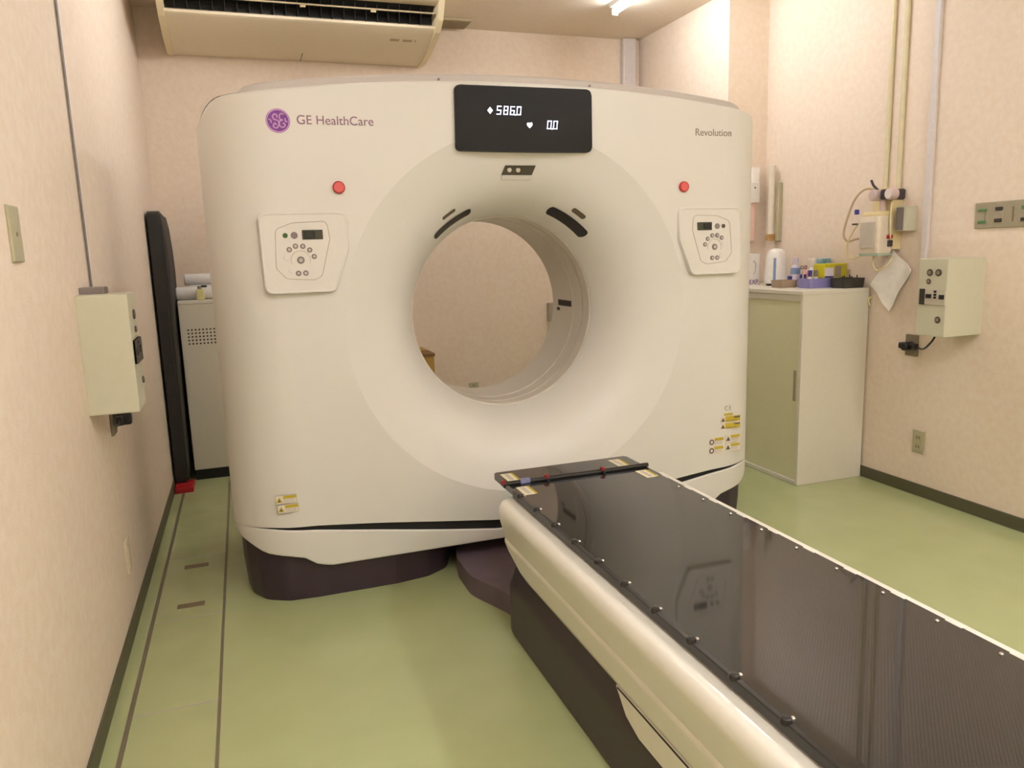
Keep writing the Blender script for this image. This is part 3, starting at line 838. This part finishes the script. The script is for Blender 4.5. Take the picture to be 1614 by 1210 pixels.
def sw(y0, y1, z0, z1, m, nm='switch', d=.016): part(nm, mkbox(XR-d, XR-.008, y0, y1, z0, z1, bev=.0015, seg=1), m, t)
sw(2.473, 2.512, 1.357, 1.366, 'switch_green'); sw(2.473, 2.512, 1.306, 1.316, 'switch_green')
sw(2.478, 2.482, 1.316, 1.357, 'brown_strip', 'divider', .012)
sw(2.400, 2.432, 1.356, 1.370, 'breaker_dark'); sw(2.402, 2.434, 1.307, 1.321, 'breaker_dark')
sw(2.398, 2.436, 1.322, 1.355, 'plate_grey', 'switch_body', .012)
sw(2.349, 2.357, 1.308, 1.368, 'brown_strip', 'divider', .012)
for y in (2.30, 2.22, 2.14): sw(y-.016, y+.016, 1.307, 1.321, 'breaker_dark'); sw(y-.016, y+.016, 1.356, 1.370, 'switch_green')

# ================================================================== far left corner
pd = thing('padded_board', (-.41, 4.6, 0), 'tall black padded board standing upright against the left wall', 'padded board')
def pad_outline(x_off=0):
    return [(4.45, .03), (4.85, .03), (4.87, .9), (4.87, 1.40), (4.80, 1.50), (4.50, 1.515), (4.45, 1.505)]
part('board', prism(B(), round_poly(pad_outline(), .02, 3), 'x', XL+.012, -.383, bev=.006), 'pad_black', pd, 50)
bm = B()
op = [(4.462, .06, -.372), (4.462, .5, -.367), (4.462, .95, -.362), (4.462, 1.2, -.356), (4.464, 1.32, -.359), (4.47, 1.43, -.366), (4.48, 1.495, -.376)]
rows = []
for y, z, x in op:
    rows.append([(-.386, y, z), ((x*.6-.386*.4), y+.0, z), (x, y+.02, z), (x, 4.82, z), (-.386, 4.83, z)])
vs = grid(bm, rows, True); bm.faces.new(vs[0]); bm.faces.new(vs[-1])
part('padding', bm, 'pad_black', pd, 50)
t = thing('red_floor_clip', (-.40, 4.45, 0), 'small red plastic block on the floor at the foot of the black board', 'floor block')
part('block', mkbox(-.443, -.347, 4.37, 4.53, .0, .032, bev=.006), 'red_plastic', t)
for y in (4.40, 4.45, 4.50): part('rib', mkbox(-.438, -.352, y-.006, y+.006, .03, .038, bev=.002, seg=1), 'red_plastic', t)
cab = thing('small_cabinet', (-.04, 4.82, 0), 'white metal cabinet with a perforated front and black plinth behind the scanner', 'cabinet')
cy0 = 4.62
part('body', mkbox(-.350, .26, cy0, 5.03, .055, 1.03, bev=.006), 'cabinet_white', cab)
part('plinth', mkbox(-.345, .255, cy0-.004, 5.02, 0, .058), 'black_gap', cab, 0)
part('lid_seam', mkbox(-.349, .259, cy0-.001, cy0+.01, 1.010, 1.013), 'label_frame', cab, 0)
hm = mesh_from('vent_hole', cyl(B(), (0, 0, 0), .0052, -.0012, .002, 'y', 8), 'hole_dark')
for i in range(9):
    for j in range(5):
        inst('vent_hole', hm, cab, (-.308+.0195*i, cy0, .789+.0195*j))
single('paper_roll', cyl(B(), (0, 4.74, 1.066), .0375, -.36, -.06, 'x', 28, bev=.006), 'roll_white', (-.21, 4.74, 1.0285), 'lower white roll lying on the small perforated cabinet', 'roll')
single('paper_roll', cyl(B(), (0, 4.84, 1.142), .033, -.315, -.05, 'x', 28, bev=.006), 'roll_white', (-.18, 4.84, 1.10), 'upper white roll on the box on the perforated cabinet', 'roll')
single('storage_box', mkbox(-.29, .10, 4.80, 4.98, 1.0295, 1.1105, bev=.004), 'roll_white', (-.1, 4.89, 1.03), 'white box at the back of the small perforated cabinet', 'box')
t = thing('yellow_bottle', (-.228, 4.675, 1.03), 'small yellow bottle with a dark cap on the small cabinet', 'bottle')
part('body', mkbox(-.250, -.206, 4.658, 4.692, 1.029, 1.092, bev=.008), 'bottle_yellow', t)
part('cap', cyl(B(), (-.229, 4.675, 0), .012, 1.088, 1.108, 'z', 16, bev=.002), 'knob_face', t)
part('nozzle', mkbox(-.222, -.190, 4.669, 4.681, 1.100, 1.112, bev=.003), 'plug_black', t)
# behind the scanner
t = thing('cardboard_box', (.9, 4.82, 0), 'brown cardboard box on the floor behind the scanner', 'box')
part('carton', mkbox(.66, 1.105, 4.66, 5.02, 0, .62, bev=.004), 'cardboard', t)
part('flap', mkbox(.655, 1.11, 4.655, 4.84, .612, .628), 'cardboard_dark', t, 0)
part('flap', mkbox(.655, 1.11, 4.845, 5.025, .612, .628), 'cardboard', t, 0)
t = thing('junction_box', (2.09, YB, .745), 'grey junction box with a cable on the back wall seen through the bore', 'junction box')
part('body', mkbox(2.036, 2.15, YB-.04, YB+.001, .745, .878, bev=.004), 'plate_grey', t)
part('cable', cyl(B(), (2.046, YB-.01, 0), .008, .06, .75, 'z', 10), 'pipe_cream', t)

# ================================================================== right cabinet
rc = thing('storage_cabinet', (2.84, 3.53, 0), 'cream side cabinet with a greenish sliding door against the right wall', 'cabinet')
cx0, cx1, ca, cb_, ch = 2.63, 3.046, 3.105, 3.965, 1.008
part('side', mkbox(cx0, cx1, ca, ca+.02, 0, ch-.02, bev=.002, seg=1), 'cabinet_white', rc)
part('side', mkbox(cx0, cx1, cb_-.02, cb_, 0, ch-.02, bev=.002, seg=1), 'cabinet_white', rc)
part('top', mkbox(cx0-.004, cx1, ca-.002, cb_, ch-.022, ch, bev=.003, seg=1), 'cabinet_white', rc)
part('back', mkbox(cx1-.012, cx1, ca+.02, cb_-.02, .02, ch-.02), 'cabinet_white', rc, 0)
part('top_rail', mkbox(cx0+.004, cx0+.03, ca+.02, cb_-.02, .955, ch-.02), 'cabinet_white', rc, 0)
part('bottom_rail', mkbox(cx0, cx0+.04, ca+.02, cb_-.02, 0, .022, bev=.002, seg=1), 'cabinet_white', rc, 0)
for a, b, o in ((ca+.021, 3.55, .012), (3.53, cb_-.021, .028)):
    d = part('door', mkbox(cx0+o, cx0+o+.014, a, b, .022, .962, bev=.001, seg=1), 'cabinet_door', rc)
    yh = a+.035 if o < .02 else b-.035
    h = part('handle', mkbox(cx0+o-.003, cx0+o+.002, yh-.010, yh+.010, .44, .60, bev=.002, seg=1), 'label_frame', d)
    part('handle_grip', mkbox(cx0+o-.0036, cx0+o, yh-.005, yh+.005, .452, .588), 'plate_grey', h, 0)
ZT2 = ch
# things on the cabinet
t = thing('white_carton', (2.77, 3.79, ZT2), 'white carton with purple print on the cabinet beside the scanner', 'carton')
part('carton', mkbox(2.70, 2.865, 3.76, 3.88, ZT2-.001, 1.19, bev=.004), 'bottle_white', t)
text_part('lettering', 'EXP', 'purple', t, 2.795, 2.855, 1.028, 3.76, h=.026)
bm = B(); tube(bm, smooth_path([(2.82, 3.759, 1.15), (2.835, 3.759, 1.13), (2.832, 3.759, 1.09), (2.82, 3.759, 1.075)]), .0035, 6); part('print_curve', bm, 'button_core', t)
t = thing('water_kettle', (2.90, 3.66, ZT2), 'white kettle-shaped appliance with a blue level stripe on the cabinet', 'kettle')
bm = B(); rows = []
for z, rx, ry in ((1.02, .058, .058), (1.03, .064, .064), (1.10, .060, .060), (1.16, .056, .056), (1.195, .048, .048), (1.212, .034, .034), (1.218, .012, .012)):
    rows.append([(2.900+rx*math.cos(2*PI*k/28), 3.66+ry*math.sin(2*PI*k/28), z) for k in range(28)])
vs = grid(bm, rows, True); bm.faces.new(vs[0]); bm.faces.new(vs[-1]); part('body', bm, 'bottle_white', t, 50)
part('base', cyl(B(), (2.905, 3.66, 0), .056, ZT2-.001, 1.022, 'z', 28, bev=.003), 'plug_black', t)
bm = B(); rows = []
for k in range(7):
    z = 1.035+.13*k/6; rr = interp([(1.03, .0645), (1.10, .061), (1.18, .0555)], z)
    rows.append([(2.900+rr*math.cos(a), 3.66+rr*math.sin(a), z) for a in (D(218), D(225), D(232))])
grid(bm, rows); part('level_stripe', bm, 'stripe_blue', t)
bm = B(); tube(bm, smooth_path([(2.915, 3.705, 1.190), (2.925, 3.745, 1.185), (2.928, 3.755, 1.12), (2.915, 3.715, 1.06)]), .009, 8); part('handle', bm, 'bottle_white', t)
def bottle(name, x, y, z0, h, r, body, cap, label, capr=.55, caph=.25, band=None, group=None):
    t = thing(name, (x, y, z0), label, 'bottle', group)
    hb = h*(1-caph)
    part('body', lathe(B(), [(r*.92, z0-.001), (r, z0+.006), (r, z0+hb*.75), (r*.9, z0+hb*.88), (r*capr*.9, z0+hb)], (x, y, 0), 'z', 20), body, t, 50)
    part('cap', cyl(B(), (x, y, 0), r*capr, z0+hb-.002, z0+h, 'z', 16, bev=.002), cap, t)
    if band:
        c, a, b = band
        part('label_band', lathe(B(), [(r*1.01, z0+hb*a), (r*1.012, z0+hb*b)], (x, y, 0), 'z', 20, cap=False), c, t)
    return t
bottle('spray_bottle', 2.955, 3.56, ZT2, .155, .026, 'bottle_lavender', 'bottle_lavender', 'tall lavender bottle with a blue label beside the kettle', band=('stripe_blue', .55, .85))
bottle('pink_bottle', 2.935, 3.455, ZT2, .115, .016, 'bottle_pink', 'bottle_pink', 'slim pink bottle on the cabinet beside the white pump bottle')
t = bottle('pump_bottle', 2.935, 3.40, ZT2, .150, .020, 'bottle_white', 'bottle_white', 'white pump bottle behind the blue tray on the cabinet', capr=.4, caph=.3)
part('spout', mkbox(2.905, 2.945, 3.394, 3.406, ZT2+.143, ZT2+.154, bev=.003), 'bottle_white', t)
bottle('blue_cup', 2.868, 3.50, ZT2, .058, .016, 'cap_blue', 'cap_blue', 'small dark blue bottle next to the kettle', capr=.8)
t = thing('saucer_cup', (2.92, 3.47, ZT2), 'dark blue cup on a white saucer on the cabinet', 'cup')
part('saucer', cyl(B(), (2.885, 3.415, 0), .030, ZT2-.001, ZT2+.022, 'z', 24, bev=.004), 'bottle_white', t)
part('cup', lathe(B(), [(.012, ZT2+.02), (.017, ZT2+.03), (.017, ZT2+.068)], (2.885, 3.415, 0), 'z', 20), 'cap_blue', t)
# trays at the near end
def tray(name, x0, x1, y0, y1, h, m, label):
    t = thing(name, ((x0+x1)/2, (y0+y1)/2, ZT2), label, 'tray')
    ol = round_poly([(x0, y0), (x1, y0), (x1, y1), (x0, y1)], .018, 4)
    c = Vector(((x0+x1)/2, (y0+y1)/2)); k = lambda q: [(c.x+(p[0]-c.x)*q, c.y+(p[1]-c.y)*q) for p in ol]
    bm = B(); rows = []
    for q, z in ((.93, ZT2-.001), (.95, ZT2+.004), (1, ZT2+h-.004), (1.02, ZT2+h), (.97, ZT2+h), (.92, ZT2+.008)):
        rows.append([(p[0], p[1], z) for p in k(q)])
    vs = grid(bm, rows, True); bm.faces.new(vs[0]); bm.faces.new(vs[-1])
    part('shell', bm, m, t, 40)
    return t
tray('blue_tray', 2.800, 2.962, 3.255, 3.365, .050, 'tray_blue', 'lavender blue plastic tray on the cabinet under the yellow box')
tb = tray('black_tray', 2.902, 3.040, 3.125, 3.235, .050, 'tray_black', 'black tray on the cabinet at the right wall')
for k in range(5):
    x = 2.927+.024*k; part('tool', cyl(B(), (x, 3.17+.012*(k % 2), 0), .003, ZT2+.008, ZT2+.060+.004*(k % 3), 'z', 8), 'tray_black', tb)
tray('taupe_tray', 2.735, 2.845, 3.40, 3.50, .040, 'tray_taupe', 'taupe tray on the cabinet between kettle and blue tray')
for x, y, nm, lb in ((2.835, 3.302, 'vial', 'short brown vial with blue cap in the blue tray, nearer the scanner'), (2.872, 3.302, 'vial', 'short brown vial with blue cap in the blue tray, beside the yellow box')):
    bottle(nm, x, y, ZT2+.0085, .085, .0125, 'bottle_brown', 'cap_blue' if x < 2.85 else 'button_grey', lb, capr=.8, caph=.35, band=('bottle_white', .6, .9))
t = thing('scissors', (2.82, 3.335, ZT2+.009), 'pair of scissors standing in the blue tray', 'scissors')
part('blade', tube(B(), [(2.815, 3.335, ZT2+.006), (2.820, 3.335, ZT2+.10)], .003, 6), 'chrome', t)
for s in (-1, 1):
    bm = B(); tube(bm, [(2.820+s*.011+.008*math.cos(2*PI*k/14), 3.335, ZT2+.108+.008*math.sin(2*PI*k/14)) for k in range(14)], .0022, 6, True); part('handle', bm, 'knob_dark', t)
t = thing('glove_box', (2.87, 3.30, ZT2+.05), 'yellow box with a white label resting on the blue tray', 'box')
part('box', mkbox(2.892, 3.040, 3.262, 3.345, ZT2+.0495, ZT2+.124, bev=.003), 'box_yellow', t)
part('label', mkbox(2.896, 2.952, 3.2605, 3.263, ZT2+.052, ZT2+.103), 'label_lilac', t, 0)
part('label_print', mkbox(2.896, 2.952, 3.260, 3.262, ZT2+.052, ZT2+.060), 'cap_blue', t, 0)
part('label', mkbox(2.962, 3.002, 3.2605, 3.263, ZT2+.054, ZT2+.112), 'grey_card', t, 0)
for x, lb in ((2.985, 'clear bottle with a pale cyan lid behind the yellow box'), (3.030, 'second clear bottle with a pale cyan lid, close to the right wall')):
    bottle('lidded_bottle', x, 3.40, ZT2, .150, .020, 'bottle_white', 'cap_cyan', lb, capr=.95, caph=.22)
# items standing in the corner behind the cabinet end
t = thing('wall_holder', (2.93, PY, 1.22), 'white and pink holder strip mounted on the pillar above the cabinet', 'holder')
part('pink_panel', mkbox(2.905, 2.965, PY-.03, PY+.001, 1.26, 1.50, bev=.004), 'pink_card', t)
part('white_case', mkbox(2.915, 2.985, PY-.045, PY+.001, 1.49, 1.612, bev=.006), 'bottle_white', t)
part('dark_dot', cyl(B(), (2.948, 0, 1.578), .005, PY-.048, PY-.04, 'y', 10), 'knob_dark', t)
part('top_card', mkbox(2.945, 2.995, PY-.025, PY+.001, 1.61, 1.70, bev=.003), 'paper_white', t)
t = thing('rolled_tube', (3.01, 3.87, 1.22), 'beige tube hung upright on the right wall by the pillar', 'tube')
part('tube', cyl(B(), (3.012, 3.86, 0), .020, 1.30, 1.70, 'z', 18, bev=.002), 'beige_plastic', t)
part('bracket', mkbox(3.028, XR+.001, 3.815, 3.84, 1.26, 1.60, bev=.003, seg=1), 'plate_green', t)
part('end_plug', mkbox(2.985, 3.040, 3.84, 3.875, 1.262, 1.302, bev=.004), 'tan_wood', t)

# ================================================================== gas and suction unit on the right wall
t = thing('suction_unit', (2.96, 2.98, 1.18), 'wall suction unit with white jar, gauges and beige hose on the right wall', 'suction unit')
jar = round_poly([(2.905, 2.925), (3.005, 2.925), (3.005, 3.055), (2.905, 3.055)], .02, 4)
bm = B(); rows = []
for z, q in ((1.185, .90), (1.20, .97), (1.35, 1.02), (1.362, .98)):
    rows.append([(2.955+(a-2.955)*q, 2.99+(b-2.99)*q, z) for a, b in jar])
vs = grid(bm, rows, True); bm.faces.new(vs[0]); bm.faces.new(vs[-1]); part('jar', bm, 'device_white', t, 40)
part('jar_base', mkbox(2.91, 3.0, 2.93, 3.05, 1.172, 1.186, bev=.004), 'teal', t)
part('jar_front', mkbox(2.898, 2.906, 2.945, 3.035, 1.21, 1.335, bev=.003), 'device_grey', t)
part('jar_lid', mkbox(2.915, 3.0, 2.93, 3.045, 1.36, 1.385, bev=.008), 'hose_clear', t)
part('back_plate', mkbox(2.99, XR+.001, 2.932, 3.06, 1.20, 1.44, bev=.006), 'hose_clear', t)
part('neck', cyl(B(), (2.965, 2.965, 0), .014, 1.38, 1.45, 'z', 14), 'gauge_pink', t)
part('valve_block', mkbox(2.940, XR+.001, 2.918, 2.962, 1.438, 1.488, bev=.008), 'valve_dark', t)
for y, m in ((2.992, 'gauge_pink'), (2.892, 'gauge_white')):
    g = part('gauge', cyl(B(), (0, y, 1.462), .0275, 2.922, 2.965, 'x', 24, bev=.004), 'gauge_pink', t)
    part('gauge_face', cyl(B(), (0, y, 1.462), .0215, 2.9195, 2.93, 'x', 20), m, g)
part('outlet_joint', mkbox(2.965, XR+.001, 2.955, 3.05, 1.475, 1.495, bev=.004), 'hose_clear', t)
part('lever', tube(B(), [(2.95, 2.985, 1.485), (2.94, 3.005, 1.51), (2.94, 3.02, 1.535)], .006, 8), 'valve_dark', t)
part('hose', tube(B(), smooth_path([(2.95, 3.0, 1.492), (2.93, 3.05, 1.495), (2.92, 3.10, 1.45), (2.915, 3.14, 1.36), (2.915, 3.16, 1.28), (2.93, 3.145, 1.245), (2.94, 3.105, 1.255), (2.945, 3.06, 1.26)]), .006, 8), 'hose_beige', t)
part('hose', tube(B(), smooth_path([(2.95, 3.05, 1.36), (2.93, 3.10, 1.31), (2.93, 3.15, 1.22), (2.935, 3.13, 1.16), (2.95, 3.06, 1.175)]), .0045, 8), 'hose_clear', t)
part('hose', tube(B(), smooth_path([(2.95, 2.99, 1.18), (2.94, 2.985, 1.13), (2.945, 2.96, 1.10), (2.96, 2.925, 1.12), (2.99, 2.905, 1.17)]), .005, 8), 'hose_clear', t)
part('hose', tube(B(), smooth_path([(2.99, 2.93, 1.44), (2.968, 2.915, 1.40), (2.964, 2.912, 1.33), (2.970, 2.915, 1.27), (2.99, 2.935, 1.23)]), .0045, 8), 'hose_clear', t)
part('hose_clip', mkbox(2.905, 2.925, 3.07, 3.085, 1.375, 1.40, bev=.003), 'cap_blue', t)
part('hose_clip', mkbox(2.92, 2.94, 3.085, 3.115, 1.325, 1.333, bev=.002, seg=1), 'valve_dark', t)
part('red_knob', cyl(B(), (0, 2.925, 1.262), .010, 2.958, 2.99, 'x', 14, bev=.002), 'red_plastic', t)
part('black_tag', mkbox(2.965, 2.99, 2.915, 2.930, 1.215, 1.245, bev=.002, seg=1), 'valve_dark', t)
t = thing('terminal_box', (XR, 2.89, 1.285), 'small pale green box on the wall beside the suction unit', 'wall box')
part('body', mkbox(2.99, XR+.001, 2.842, 2.905, 1.287, 1.402, bev=.004), 'box_green', t)
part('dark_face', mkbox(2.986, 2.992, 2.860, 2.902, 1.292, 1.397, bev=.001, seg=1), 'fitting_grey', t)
# limp white sheet, hung by one corner
bm = B(); P = [Vector((3.03, 2.945, 1.20)), Vector((3.035, 2.835, 1.10)), Vector((3.02, 2.950, .897)), Vector((3.015, 3.068, 1.024))]
n = 10; rows = []
for i in range(n+1):
    row = []
    for j in range(n+1):
        u, v_ = i/n, j/n
        p = P[0]*(1-u)*(1-v_)+P[1]*u*(1-v_)+P[2]*u*v_+P[3]*(1-u)*v_
        p = p+Vector((-.008*math.sin(u*PI*2.2)*math.cos(v_*2.4)-.004*math.sin(v_*9+u*3), 0, 0)); row.append(p)
    rows.append(row)
grid(bm, rows)
bmesh.ops.recalc_face_normals(bm, faces=bm.faces[:])
r = bmesh.ops.solidify(bm, geom=bm.faces[:], thickness=.0025)
single('hanging_sheet', bm, 'paper_white', (3.03, 2.945, 1.20), 'crumpled white paper sheet hanging by a corner below the suction unit', 'paper')
single('sheet_hook', tube(B(), [(XR+.002, 2.942, 1.19), (3.02, 2.944, 1.188), (3.012, 2.945, 1.20)], .004, 8), 'chrome', (XR, 2.942, 1.19), 'small hook holding the white sheet on the right wall', 'hook')
single('yellow_tie', tube(B(), smooth_path([(3.056, 3.095, .96), (3.044, 3.10, .955), (3.03, 3.092, .94), (3.036, 3.085, .915)]), .005, 8), 'bottle_yellow', (3.05, 3.095, .94), 'short pale yellow tube end at the edge of the cream cabinet', 'tube')
